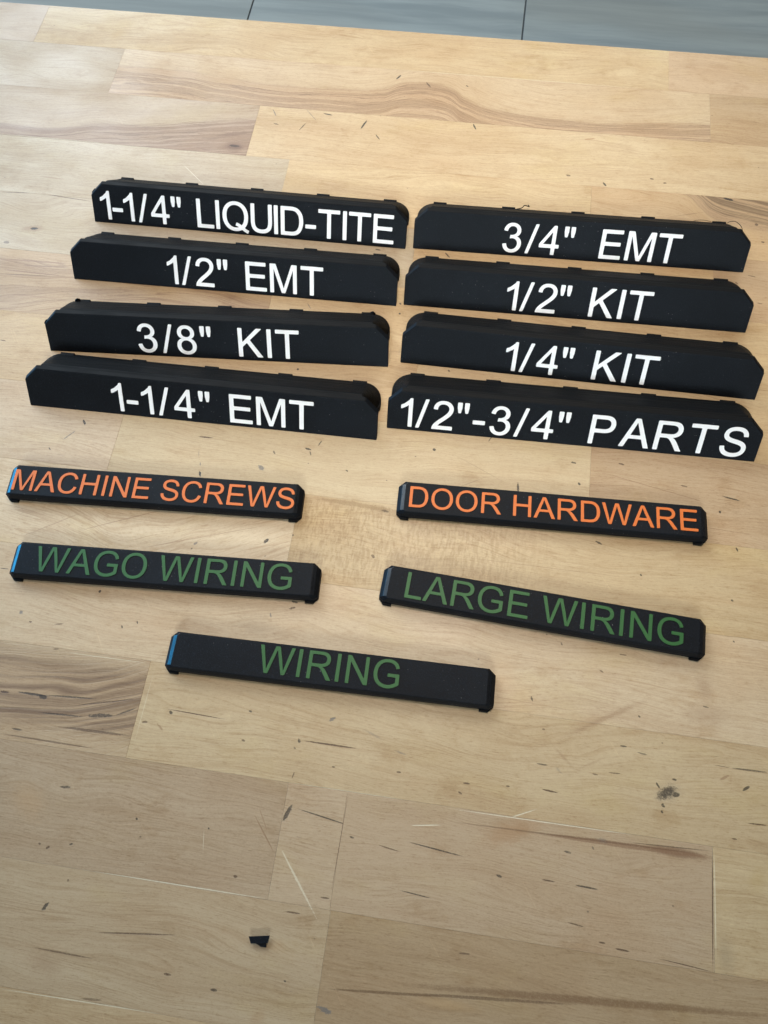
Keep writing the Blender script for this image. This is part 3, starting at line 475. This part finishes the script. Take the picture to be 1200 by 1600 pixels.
BEVEL, nb, bs = material('smooth_black_plastic')
bs.inputs['Base Color'].default_value = (0.006, 0.007, 0.009, 1); bs.inputs['Specular IOR Level'].default_value = 0.30
tc = nb.new('ShaderNodeTexCoord'); n1 = nb.noise(nb.vmath('MULTIPLY', tc.outputs['Object'], (2600, 260, 700)), 1, 3, 0.6)
nb.put(bs.inputs['Roughness'], nb.ramp(n1, .3, .7, .24, .40))
bp = nb.new('ShaderNodeBump'); bp.inputs['Strength'].default_value = 0.35; bp.inputs['Distance'].default_value = 0.00005
nb.put(bp.inputs['Height'], n1); nb.put(bs.inputs['Normal'], bp.outputs[0])
def ink(name, ca, cb, rough=0.5):
    m, nb, bs = material(name); tc = nb.new('ShaderNodeTexCoord'); oi = nb.new('ShaderNodeObjectInfo')
    P = nb.vmath('ADD', tc.outputs['Object'], nb.comb(oi.outputs['Random'], 0, 0))
    n1 = nb.noise(P, 2200, 3, 0.6); n2 = nb.noise(nb.vmath('MULTIPLY', P, (1, 0.25, 1)), 700, 2, 0.5)
    c = nb.mix(nb.ramp(n2, 0.40, 0.62), ca, cb)
    nb.put(bs.inputs['Base Color'], nb.mix(nb.ramp(n1, 0.5, 0.75, 0, 0.22), c, nb.mix(1.0, c, (.6, .6, .6, 1), 'MULTIPLY')))
    bs.inputs['Roughness'].default_value = rough; bs.inputs['Specular IOR Level'].default_value = 0.4
    bp = nb.new('ShaderNodeBump'); bp.inputs['Strength'].default_value = 0.3; bp.inputs['Distance'].default_value = 0.00006
    nb.put(bp.inputs['Height'], n1); nb.put(bs.inputs['Normal'], bp.outputs[0])
    return m
WHITE = ink('white_plastic', (0.90, 0.90, 0.89, 1), (0.82, 0.83, 0.84, 1))
ORANGE = ink('orange_plastic', (0.54, 0.122, 0.016, 1), (0.47, 0.100, 0.013, 1))
GREEN = ink('green_plastic', (0.005, 0.055, 0.009, 1), (0.014, 0.096, 0.018, 1))

# ------------------------------------------------------------------ lettering (outlines in font units, cap height 1466)
GL = {
'E': ['M168,0 168,1466 1228,1466 1228,1293 362,1293 362,844 1173,844 1173,672 362,672 362,173 1262,173 1262,0'],
'T': ['M531,0 531,1293 48,1293 48,1466 1210,1466 1210,1293 725,1293 725,0'],
'L': ['M150,0 150,1466 344,1466 344,173 1066,173 1066,0'],
'I': ['M191,0 191,1466 385,1466 385,0'],
'H': ['M164,0 164,1466 358,1466 358,864 1120,864 1120,1466 1314,1466 1314,0 1120,0 1120,691 358,691 358,0'],
'N': ['M156,0 156,1466 355,1466 1125,315 1125,1466 1311,1466 1311,0 1112,0 342,1152 342,0'],
'M': ['M152,0 152,1466 444,1466 791,428 861,211 939,447 1290,1466 1551,1466 1551,0 1364,0 1364,1227 938,0 763,0 339,1248 339,0'],
'A': ['M-3,0 560,1466 769,1466 1369,0 1148,0 977,444 364,444 203,0', 'M420,602 660,1290 917,602'],
'W': ['M414,0 25,1466 224,1466 447,505 509,205 575,475 854,1466 1088,1466 1298,724 1412,205 1485,524 1715,1466 1910,1466 1508,0 1321,0 1012,1117 966,1289 923,1117 612,0'],
'K': ['M150,0 150,1466 344,1466 344,739 1072,1466 1335,1466 720,872 1362,0 1106,0 584,742 344,508 344,0'],
'4': ['M662,0 662,351 26,351 26,516 695,1466 842,1466 842,516 1040,516 1040,351 842,351 842,0', 'M662,516 203,516 662,1177'],
'1': ['M763,0 583,0 583,1147 518,1085 412,1023 307,961 223,930 223,1104 374,1175 487,1276 600,1377 647,1472 763,1472'],
'/': ['M0,-10 425,1480 579,1480 155,-10'],
'-': ['M60,440 60,621 628,621 628,440'],
'"': ['M142,947 94,1221 94,1466 299,1466 299,1221 256,947', 'M470,947 424,1221 424,1466 629,1466 629,1221 582,947'],
'P': ['M158,0 158,1466 711,1466 Q857,1466,934,1452 Q1042,1434,1115,1383.5 Q1188,1333,1232.5,1242 Q1277,1151,1277,1042 Q1277,855,1158,725.5 Q1039,596,728,596 352,596 352,0',
      'M352,769 352,1293 727,1293 Q859,1293,908,1280 Q984,1259,1030.5,1193.5 Q1077,1128,1077,1036 Q1077,909,998,839 Q919,769,731,769'],
'R': ['M161,0 161,1466 811,1466 Q1007,1466,1109,1426.5 Q1211,1387,1272,1287 Q1333,1187,1333,1066 Q1333,910,1232,803 Q1131,696,920,667 Q997,630,1037,594 Q1122,516,1198,399 1453,0 1209,0 1015,305 Q930,437,875,507 Q820,577,776.5,605 Q733,633,688,644 Q655,651,580,651 355,651 355,0',
      'M355,819 355,1304 819,1304 Q982,1304,1057.5,1237 Q1133,1170,1133,1066 Q1133,995,1094,934.5 Q1055,874,980,846.5 Q905,819,772,819'],
'D': ['M158,0 158,1466 663,1466 Q834,1466,924,1445 Q1050,1416,1139,1340 Q1255,1242,1312.5,1089.5 Q1370,937,1370,741 Q1370,574,1331,445 Q1292,316,1231,231.5 Q1170,147,1097.5,98.5 Q1025,50,922.5,25 Q820,0,687,0',
      'M352,173 352,1293 660,1293 Q833,1293,911,1263 Q1019,1221,1094.5,1097.5 Q1170,974,1170,744 Q1170,578,1131.5,461.5 Q1093,345,1024,276 Q975,227,892.5,200 Q810,173,665,173'],
'O': ['M99,714 Q99,1079,295,1285.5 Q491,1492,801,1492 Q1004,1492,1167,1395 Q1330,1298,1415.5,1124.5 Q1501,951,1501,731 Q1501,508,1411,332 Q1321,156,1156,65.5 Q991,-25,800,-25 Q593,-25,430,75 Q267,175,183,348 Q99,521,99,714',
      'M299,711 Q299,446,441.5,293.5 Q584,141,799,141 Q1018,141,1159.5,295 Q1301,449,1301,732 Q1301,911,1240.5,1044.5 Q1180,1178,1063.5,1251.5 Q947,1325,802,1325 Q596,1325,447.5,1183.5 Q299,1042,299,711'],
'Q': ['M1269,157 Q1404,64,1518,21 1461,-114 Q1303,-57,1146,66 Q983,-25,786,-25 Q587,-25,425,71 Q263,167,175.5,341 Q88,515,88,733 Q88,950,176,1128 Q264,1306,426.5,1399 Q589,1492,790,1492 Q993,1492,1156,1395.5 Q1319,1299,1404.5,1125.5 Q1490,952,1490,734 Q1490,553,1435,408.5 Q1380,264,1269,157',
      'M840,411 Q1008,364,1117,271 Q1288,427,1288,734 Q1288,909,1228.5,1041 Q1169,1173,1054.5,1249 Q940,1325,791,1325 Q580,1325,434,1177 Q288,1029,288,733 Q288,448,430.5,294.5 Q573,141,790,141 Q893,141,984,181 Q894,239,794,264'],
'U': ['M1120,1466 1314,1466 1314,619 Q1314,398,1264,268 Q1214,138,1083.5,56.5 Q953,-25,741,-25 Q535,-25,404,46 Q273,117,217,251.5 Q161,386,161,619 161,1466 355,1466 355,620 Q355,429,390.5,338.5 Q426,248,512.5,199 Q599,150,724,150 Q938,150,1029,247 Q1120,344,1120,620'],
'C': ['M1204,514 1398,465 Q1337,226,1178.5,100.5 Q1020,-25,791,-25 Q554,-25,405.5,71.5 Q257,168,179.5,351 Q102,534,102,744 Q102,973,189.5,1143.5 Q277,1314,438.5,1402.5 Q600,1491,794,1491 Q1014,1491,1164,1379 Q1314,1267,1373,1064 1182,1019 Q1131,1179,1034,1252 Q937,1325,790,1325 Q621,1325,507.5,1244 Q394,1163,348,1026.5 Q302,890,302,745 Q302,558,356.5,418.5 Q411,279,526,210 Q641,141,775,141 Q938,141,1051,235 Q1164,329,1204,514'],
'G': ['M844,575 844,747 1465,748 1465,204 Q1322,90,1170,32.5 Q1018,-25,858,-25 Q642,-25,465.5,67.5 Q289,160,199,335 Q109,510,109,726 Q109,940,198.5,1125.5 Q288,1311,456,1401 Q624,1491,843,1491 Q1002,1491,1130.5,1439.5 Q1259,1388,1332,1296 Q1405,1204,1443,1056 1268,1008 Q1235,1120,1186,1184 Q1137,1248,1046,1286.5 Q955,1325,844,1325 Q711,1325,614,1284.5 Q517,1244,457.5,1178 Q398,1112,365,1033 Q309,897,309,738 Q309,542,376.5,410 Q444,278,573,214 Q702,150,847,150 Q973,150,1093,198.5 Q1213,247,1275,302 1275,575'],
'S': ['M92,471 275,487 Q288,377,335.5,306.5 Q383,236,483,192.5 Q583,149,708,149 Q819,149,904,182 Q989,215,1030.5,272.5 Q1072,330,1072,398 Q1072,467,1032,518.5 Q992,570,900,605 Q841,628,639,676.5 Q437,725,356,768 Q251,823,199.5,904.5 Q148,986,148,1087 Q148,1198,211,1294.5 Q274,1391,395,1441 Q516,1491,664,1491 Q827,1491,951.5,1438.5 Q1076,1386,1143,1284 Q1210,1182,1215,1053 1029,1039 Q1014,1178,927.5,1249 Q841,1320,672,1320 Q496,1320,415.5,1255.5 Q335,1191,335,1100 Q335,1021,392,970 Q448,919,684.5,865.5 Q921,812,1009,772 Q1137,713,1198,622.5 Q1259,532,1259,414 Q1259,297,1192,193.5 Q1125,90,999.5,32.5 Q874,-25,717,-25 Q518,-25,383.5,33 Q249,91,172.5,207.5 Q96,324,92,471'],
'2': ['M1031,173 1031,0 62,0 Q60,65,83,125 Q120,224,201.5,320 Q283,416,437,542 Q676,738,760,852.5 Q844,967,844,1069 Q844,1176,767.5,1249.5 Q691,1323,568,1323 Q438,1323,360,1245 Q282,1167,281,1029 96,1048 Q115,1255,239,1363.5 Q363,1472,572,1472 Q783,1472,906,1355 Q1029,1238,1029,1065 Q1029,977,993,892 Q957,807,873.5,713 Q790,619,596,455 Q434,319,388,270.5 Q342,222,312,173'],
'3': ['M86,387 266,411 Q297,258,371.5,190.5 Q446,123,553,123 Q680,123,767.5,211 Q855,299,855,429 Q855,553,774,633.5 Q693,714,568,714 Q517,714,441,694 461,852 Q479,850,490,850 Q605,850,697,910 Q789,970,789,1095 Q789,1194,722,1259 Q655,1324,549,1324 Q444,1324,374,1258 Q304,1192,284,1060 104,1092 Q137,1273,254,1372.5 Q371,1472,545,1472 Q665,1472,766,1420.5 Q867,1369,920.5,1280 Q974,1191,974,1091 Q974,996,923,918 Q872,840,772,794 Q902,764,974,669.5 Q1046,575,1046,433 Q1046,241,906,107.5 Q766,-26,552,-26 Q359,-26,231.5,89 Q104,204,86,387'],
'8': ['M362,795 Q250,836,196,912 Q142,988,142,1094 Q142,1254,257,1363 Q372,1472,563,1472 Q755,1472,872,1360.5 Q989,1249,989,1089 Q989,987,935.5,911.5 Q882,836,773,795 Q908,751,978.5,653 Q1049,555,1049,419 Q1049,231,916,103 Q783,-25,566,-25 Q349,-25,216,103.5 Q83,232,83,424 Q83,567,155.5,663.5 Q228,760,362,795',
      'M326,1100 Q326,996,393,930 Q460,864,567,864 Q671,864,737.5,929.5 Q804,995,804,1090 Q804,1189,735.5,1256.5 Q667,1324,565,1324 Q462,1324,394,1258 Q326,1192,326,1100',
      'M268,423 Q268,346,304.5,274 Q341,202,413,162.5 Q485,123,568,123 Q697,123,781,206 Q865,289,865,417 Q865,547,778.5,632 Q692,717,562,717 Q435,717,351.5,633 Q268,549,268,423']}
ADV = dict(zip('ETLIHNMAWK41/-"PRDOQUCGS238 ', (1366, 1251, 1139, 569, 1479, 1479, 1706, 1366, 1933, 1366, 1139, 1139, 569, 682, 727, 1366, 1479, 1479, 1593, 1593, 1479, 1479, 1593, 1366, 1139, 1139, 1139, 569)))
def outline(s):
    pts = []
    for tok in s[1:].split():
        v = [float(q) for q in tok.lstrip('Q').split(',')]
        if tok[0] == 'Q':
            x0, y0 = pts[-1]
            for k in range(1, 6):
                t = k / 5; pts.append(((1 - t) ** 2 * x0 + 2 * t * (1 - t) * v[0] + t * t * v[2], (1 - t) ** 2 * y0 + 2 * t * (1 - t) * v[1] + t * t * v[3]))
        else: pts.append((v[0], v[1]))
    if math.hypot(pts[0][0] - pts[-1][0], pts[0][1] - pts[-1][1]) < 1: pts.pop()
    return pts
def area2(p): return sum(p[i - 1][0] * p[i][1] - p[i][0] * p[i - 1][1] for i in range(len(p)))
def fatten(p, d):          # p anticlockwise grows by d, clockwise hole shrinks by d
    out = []; n = len(p)
    for i in range(n):
        a, b, c_ = Vector(p[i - 1]), Vector(p[i]), Vector(p[(i + 1) % n])
        e1 = (b - a).normalized(); e2 = (c_ - b).normalized()
        n1 = Vector((e1.y, -e1.x)); n2 = Vector((e2.y, -e2.x)); mm = n1 + n2
        k = max(0.35, (1 + n1.dot(n2)) / 2)
        mm = mm.normalized() * d / math.sqrt(k)
        out.append((b.x + mm.x, b.y + mm.y))
    return out
def soften(p, r):
    out = []; n = len(p)
    for i in range(n):
        a, b, c_ = Vector(p[i - 1]), Vector(p[i]), Vector(p[(i + 1) % n])
        e1, e2 = b - a, c_ - b; ang = e1.angle(e2)
        if ang > 0.6:
            q = min(r, e1.length * .45, e2.length * .45); s = b - e1.normalized() * q; e = b + e2.normalized() * q
            for t in (0, .33, .67, 1): out.append(tuple((1 - t) ** 2 * s + 2 * t * (1 - t) * b + t * t * e))
        else: out.append(tuple(b))
    return out
GM = {}
def glyph(ch, bold, matkey, mat):
    k = (ch, bold, matkey)
    if k in GM: return GM[k]
    cu = bpy.data.curves.new('g', 'CURVE'); cu.dimensions = '2D'; cu.fill_mode = 'BOTH'; cu.extrude = 16.0
    polys = [outline(s) for s in GL[ch]]
    xmin = min(p[0] for p in polys[0])
    for i, p in enumerate(polys):
        hole = i > 0 and ch != '"'
        if (area2(p) > 0) == hole: p = p[::-1]
        p = soften(fatten(p, bold), 42)
        sp = cu.splines.new('POLY'); sp.points.add(len(p) - 1); sp.use_cyclic_u = True
        for q, (x, y) in zip(sp.points, p): q.co = (x - xmin, y, 0, 1)
    o = bpy.data.objects.new('g', cu); COL.objects.link(o)
    me = bpy.data.meshes.new_from_object(o.evaluated_get(bpy.context.evaluated_depsgraph_get()))
    me.name = 'letter'; bpy.data.objects.remove(o); bpy.data.curves.remove(cu)
    me.transform(Matrix.Diagonal((MM, MM, MM, 1)))
    me.materials.clear(); me.materials.append(mat)
    GM[k] = (me, xmin); return GM[k]
KIND = {'/': 'slash', '-': 'hyphen', '"': 'inch_mark', '1': 'digit', '2': 'digit', '3': 'digit', '4': 'digit', '8': 'digit'}
def write(parent, chars, unit, y0, frame, bold, key, mat):
    """chars: (character, left edge in mm); frame: matrix from label face (mm) to parent"""
    for ch, x in chars:
        me, _ = glyph(ch, bold, key, mat)
        o = link(KIND.get(ch, 'letter'), me, None, parent)
        o.matrix_local = frame @ Matrix.Translation((x * MM, y0 * MM, 0)) @ Matrix.Diagonal((unit, unit, 0.0125, 1))
def lay(text, x, unit):
    out = []; first = True; pos = x
    for ch in text:
        if ch != ' ':
            xm = min(p[0] for p in outline(GL[ch][0]))
            if first: pos = x - xm * unit; first = False
            out.append((ch, pos + xm * unit))
        pos += ADV[ch] * unit
    return out

# ------------------------------------------------------------------ the eight wide labels: leaning face, foot plate behind
HF, YF = 15.058, 10.507; LF = math.hypot(HF, YF); PT = 2.3
HW = 80.0; CC = 5.88; SCF = 0.697
def make_wide():
    k = SCF
    fr = [(-HW, 0, 0), (HW, 0, 0), (HW, YF * k, HF * k), (HW - CC, YF, HF), (-HW + CC, YF, HF), (-HW, YF * k, HF * k)]
    face = rings('face_plate', [fr, [(x, y + PT, z) for x, y, z in fr]], 0.30)
    R = 9.0; yb = 27.6; poly = []
    for t in range(0, 9):
        a = t / 8 * math.pi / 2; poly.append((HW - 0.2 - R + R * math.cos(a) * 0.98, yb - R + R * math.sin(a)))
    poly = [(HW - 3.5, 12.4), (HW - 0.4, 15.2)] + poly
    poly = poly + [(-x, y) for x, y in poly[::-1]]
    base_ = prism('foot_plate', poly, 0.0, 2.7, 0.25)
    xi = HW - 9.0
    arc = [(math.cos(t / 8 * math.pi / 2), math.sin(t / 8 * math.pi / 2)) for t in range(9)]
    def ringz(xr, yf0, yb0, r_, z): 
        q = [(xr - 2.0 if z < 5 else xr, yf0, z)] + [(xr - r_ + r_ * c1_, yb0 - r_ + r_ * s1_, z) for c1_, s1_ in arc]
        return q + [(-x_, y_, z_) for x_, y_, z_ in q[::-1]]
    rib = rings('hip_body', [ringz(HW - 0.6, 9.0, 27.3, 8.6, 2.6), ringz(HW - 7.2, 12.0, 14.4, 1.2, HF - 0.9)], 0.25)
    tabs = prism('clip_tab', [(0, 0), (6.6, 0), (6.6, 2.1), (0, 2.1)], 0.1, 3.5, 0.12)
    return face, base_, rib, tabs
FACE, BASE, WEB, TAB = make_wide()
FACE.materials.append(BLACK); FACE.materials.append(LAYER)
for p in FACE.polygons:
    if p.normal.z > 0.8 or p.normal.y > 0.3: p.material_index = 1
nrm = Vector((0, -HF, YF)).normalized(); up = Vector((0, YF, HF)).normalized()
FRAME = Matrix(((1, 0, 0, -HW * MM), (0, up.y, nrm.y, 0), (0, up.z, nrm.z, 0), (0, 0, 0, 1)))
FRAME = Matrix.Translation(nrm * 0.00001) @ FRAME
WIDE = [
 (-114.503, 263.563, .00817, 'wide black label reading 1-1/4" LIQUID-TITE in white, back of the left column',
  [('1', 4.5), ('-', 10.5), ('1', 16.6), ('/', 23.8), ('4', 30.6), ('"', 41.4), ('L', 54.4), ('I', 64.1), ('Q', 67.6), ('U', 82.0), ('I', 93.8), ('D', 97.2), ('-', 109.6), ('T', 116.1), ('I', 128.4), ('T', 131.4), ('E', 143.6)]),
 (49.091, 267.226, .0273, 'wide black label reading 3/4" EMT in white with a loose thread at right',
  [('3', 43.6), ('/', 54.8), ('4', 61.3), ('"', 72.6), ('E', 90.5), ('M', 102.8), ('T', 117.2)]),
 (-114.383, 227.874, .01912, 'wide black label reading 1/2" EMT in white, second from the back at left',
  [('1', 48.3), ('/', 55.1), ('2', 62.2), ('"', 73.1), ('E', 86.9), ('M', 98.8), ('T', 113.7)]),
 (48.978, 232.393, .02253, 'wide black label reading 1/2" KIT in white, behind the 1/4" KIT label',
  [('1', 48.2), ('/', 54.9), ('2', 62.3), ('"', 72.6), ('K', 87.0), ('I', 100.4), ('T', 104.1)]),
 (-113.305, 189.540, .06794, 'wide black label reading 3/8" KIT in white, third from the back at left',
  [('3', 43.4), ('/', 54.7), ('8', 61.9), ('"', 73.1), ('K', 90.7), ('I', 104.1), ('T', 108.1)]),
 (51.797, 198.212, .00095, 'wide black label reading 1/4" KIT in white, reaching closest to the right edge',
  [('1', 47.5), ('/', 54.3), ('4', 61.8), ('"', 72.5), ('K', 86.9), ('I', 100.4), ('T', 104.1)]),
 (-113.194, 155.421, .01505, 'wide black label reading 1-1/4" EMT in white, front of the left column',
  [('1', 39.9), ('-', 46.6), ('1', 53.7), ('/', 61.1), ('4', 68.5), ('"', 80.0), ('E', 93.9), ('M', 106.0), ('T', 120.9)]),
 (50.289, 165.192, .0236, 'wide black label reading 1/2"-3/4" PARTS in white, front of the right column',
  [('1', 6.0), ('/', 12.7), ('2', 19.9), ('"', 30.6), ('-', 37.7), ('3', 45.2), ('/', 56.0), ('4', 63.3), ('"', 74.2), ('P', 88.3), ('A', 101.5), ('R', 116.1), ('T', 130.1), ('S', 143.7)]),
]
UNIT_W = 13.5 / 1466
wide_objs = []
for i, (x, y, rz, label, chars) in enumerate(WIDE):
    t = empty('bin_label', (x * MM, y * MM, 0.00002), rz)
    tag(t, label, 'label', 'wide black labels with white lettering')
    f = link('face_plate', FACE, BLACK, t); link('foot_plate', BASE, LAYER, t); link('hip_body', WEB, LAYER, t)
    for k in range(5):
        o = link('clip_tab', TAB, LAYER, t); o.location = ((-72.2 + k * (144.4 - 6.6) / 4) * MM, 0.0256, 0)
    write(f, chars, UNIT_W, 1.9, FRAME, 9, 'w', WHITE)
    wide_objs.append(t)
# stray printing threads left on some labels
def strand(t, pts, r=0.13): 
    inv = (Matrix.Translation(t.location) @ Matrix.Rotation(t.rotation_euler.z, 4, 'Z')).inverted()
    P = []
    for px_, py_, z in pts:
        a_ = at(px_, py_, z); v = inv @ (Vector((a_[0], a_[1], z)) * MM); P.append(v * 1000)
    tube('plastic_thread', spline(P, 5), r, LAYER, t)
strand(wide_objs[1], [(1136, 349, 3.2), (1140, 346.5, 7), (1148, 346, 10), (1155, 350, 12), (1159.5, 357, 13), (1161.5, 368, 12)])
strand(wide_objs[1], [(1083, 345.5, 3.0), (1090, 344, 4.5), (1100, 344, 5), (1112, 346.5, 3.0)], 0.11)
strand(wide_objs[1], [(806, 327, 2.5), (815, 325, 3.5), (820, 321, 4), (827, 323, 3), (825, 320, 2)], 0.22)
strand(wide_objs[4], [(118, 470, 3), (121, 467.5, 4.5), (125, 468.5, 3)], 0.5)
strand(wide_objs[4], [(579, 489.5, 3), (583, 488, 4), (586, 492, 3)], 0.5)
strand(wide_objs[4], [(70, 506, 10), (72, 501, 11), (75, 500, 11)], 0.4)
strand(wide_objs[0], [(144, 301, 10), (147, 297, 11), (148.5, 295, 11)], 0.35)

# ------------------------------------------------------------------ the five narrow labels: shallow caps lying flat
W2, D2, ZT, ZO, C1, C2, RUN = 128.95, 15.9, 5.2, 2.7, 2.7, 2.0, 3.1
def make_narrow():
    h = W2 / 2
    top = [(-h + RUN, 2.5, ZT), (-h + RUN + .7, 1.9, ZT), (h - RUN - .7, 1.9, ZT), (h - RUN, 2.5, ZT), (h - RUN, D2 - 1.5, ZT), (h - RUN - .9, D2 - .7, ZT), (-h + RUN + .9, D2 - .7, ZT), (-h + RUN, D2 - 1.5, ZT)]
    mid = [(-h, C2 + .3, ZO), (-h + C2, .9, 3.0), (h - C2, .9, 3.0), (h, C2 + .3, ZO), (h, D2 - 2.0, ZO), (h - C1, D2, ZT - 1.0), (-h + C1, D2, ZT - 1.0), (-h, D2 - 2.0, ZO)]
    low = [(x, y if y > 5 else y - .25, 1.0) for x, y, z in mid]
    brk = []
    for (xm, ym, zm), (xt_, yt_, zt_) in zip(mid, top):
        side = abs(xm) > h - 0.1
        k = 0.50 if side else 0.45
        brk.append((xt_ + (xm - xt_) * k, yt_ + (ym - yt_) * k, (ZT - 0.75) if side else zt_ + (zm - zt_) * 0.38))
    cap = rings('label_cap', [low, mid, brk, top], 0.16)
    ft = [(h - 5.4, -.15), (h - C2, -.15), (h + .02, C2), (h + .02, D2 - 2.4), (h - 2.2, D2 - 2.4), (h - 2.2, 3.6), (h - 5.4, 2.4)]
    foot_r = prism('end_foot', ft, 0.0, 1.35, 0.2)
    foot_l = prism('end_foot', [(-x, y) for x, y in ft[::-1]], 0.0, 1.35, 0.2)
    return cap, foot_l, foot_r
CAP, FL_, FR_ = make_narrow()
CAP.materials.append(BLACK); CAP.materials.append(BEVEL)
for p in CAP.polygons:
    if abs(p.normal.x) > 0.25 and p.normal.z > 0.8: p.material_index = 1
NARROW = [
 (-123.699, 109.974, .055, 'narrow black label reading MACHINE SCREWS in orange', ORANGE, 'o', lay('MACHINE SCREWS', 3.2, 122.6 / 18746), 3.7, 'narrow black labels with orange lettering'),
 (44.714, 122.854, .038, 'narrow black label reading DOOR HARDWARE in orange', ORANGE, 'o', lay('DOOR HARDWARE', 5.1, 119.1 / 18392), 4.0, 'narrow black labels with orange lettering'),
 (-110.376, 75.730, .056, 'narrow black label reading WAGO WIRING in dull green', GREEN, 'g', lay('WAGO WIRING', 10.7, 107.2 / 14531), 3.4, 'narrow black labels with green lettering'),
 (42.591, 79.555, -.048, 'narrow black label reading LARGE WIRING in green, tilted most of all', GREEN, 'g', lay('LARGE WIRING', 10.1, 109.5 / 14857), 3.2, 'narrow black labels with green lettering'),
 (-36.582, 44.856, .017, 'narrow black label reading only WIRING in green, alone nearest the front', GREEN, 'g', lay('WIRING', 36.8, 55.3 / 7477), 3.7, 'narrow black labels with green lettering'),
]
UN = {0: 122.6 / 18746, 1: 119.1 / 18392, 2: 107.2 / 14531, 3: 109.5 / 14857, 4: 55.3 / 7477}
for i, (x, y, rz, label, mat, key, chars, y0, grp) in enumerate(NARROW):
    t = empty('drawer_label', (x * MM, y * MM, 0.00002), rz); tag(t, label, 'label', grp)
    c_ = link('label_cap', CAP, BLACK, t); link('end_foot', FL_, LAYER, t); link('end_foot', FR_, LAYER, t)
    fr = Matrix.Translation((-W2 / 2 * MM, 0, ZT * MM + 0.00001))
    write(c_, chars, UN[i], y0, fr, 0, key, mat)

# ------------------------------------------------------------------ small black offcut near the front
ofx = at(404, 1470)
oc = empty('plastic_offcut', (ofx[0] * MM, ofx[1] * MM, 0.00002)); tag(oc, 'tiny black folded plastic offcut lying alone near the front edge', 'offcut')
def loc(px_, py_, z): a_ = at(px_, py_, z); return (a_[0] - ofx[0], a_[1] - ofx[1])
def Z8(x, y): return (370 + x / 17.14, 1440 + y / 17.14)
pl = [loc(*Z8(x, y), 1.5) for x, y in ((315, 400), (370, 590), (830, 575), (880, 375))]
link('upper_flap', prism('upper_flap', pl, 0.9, 1.5, 0.12), BLACK, oc)
pl = [loc(*Z8(x, y), 0.6) for x, y in ((440, 540), (640, 670), (790, 690), (790, 520))]
link('lower_flap', prism('lower_flap', pl, 0.0, 0.9, 0.1), BLACK, oc)
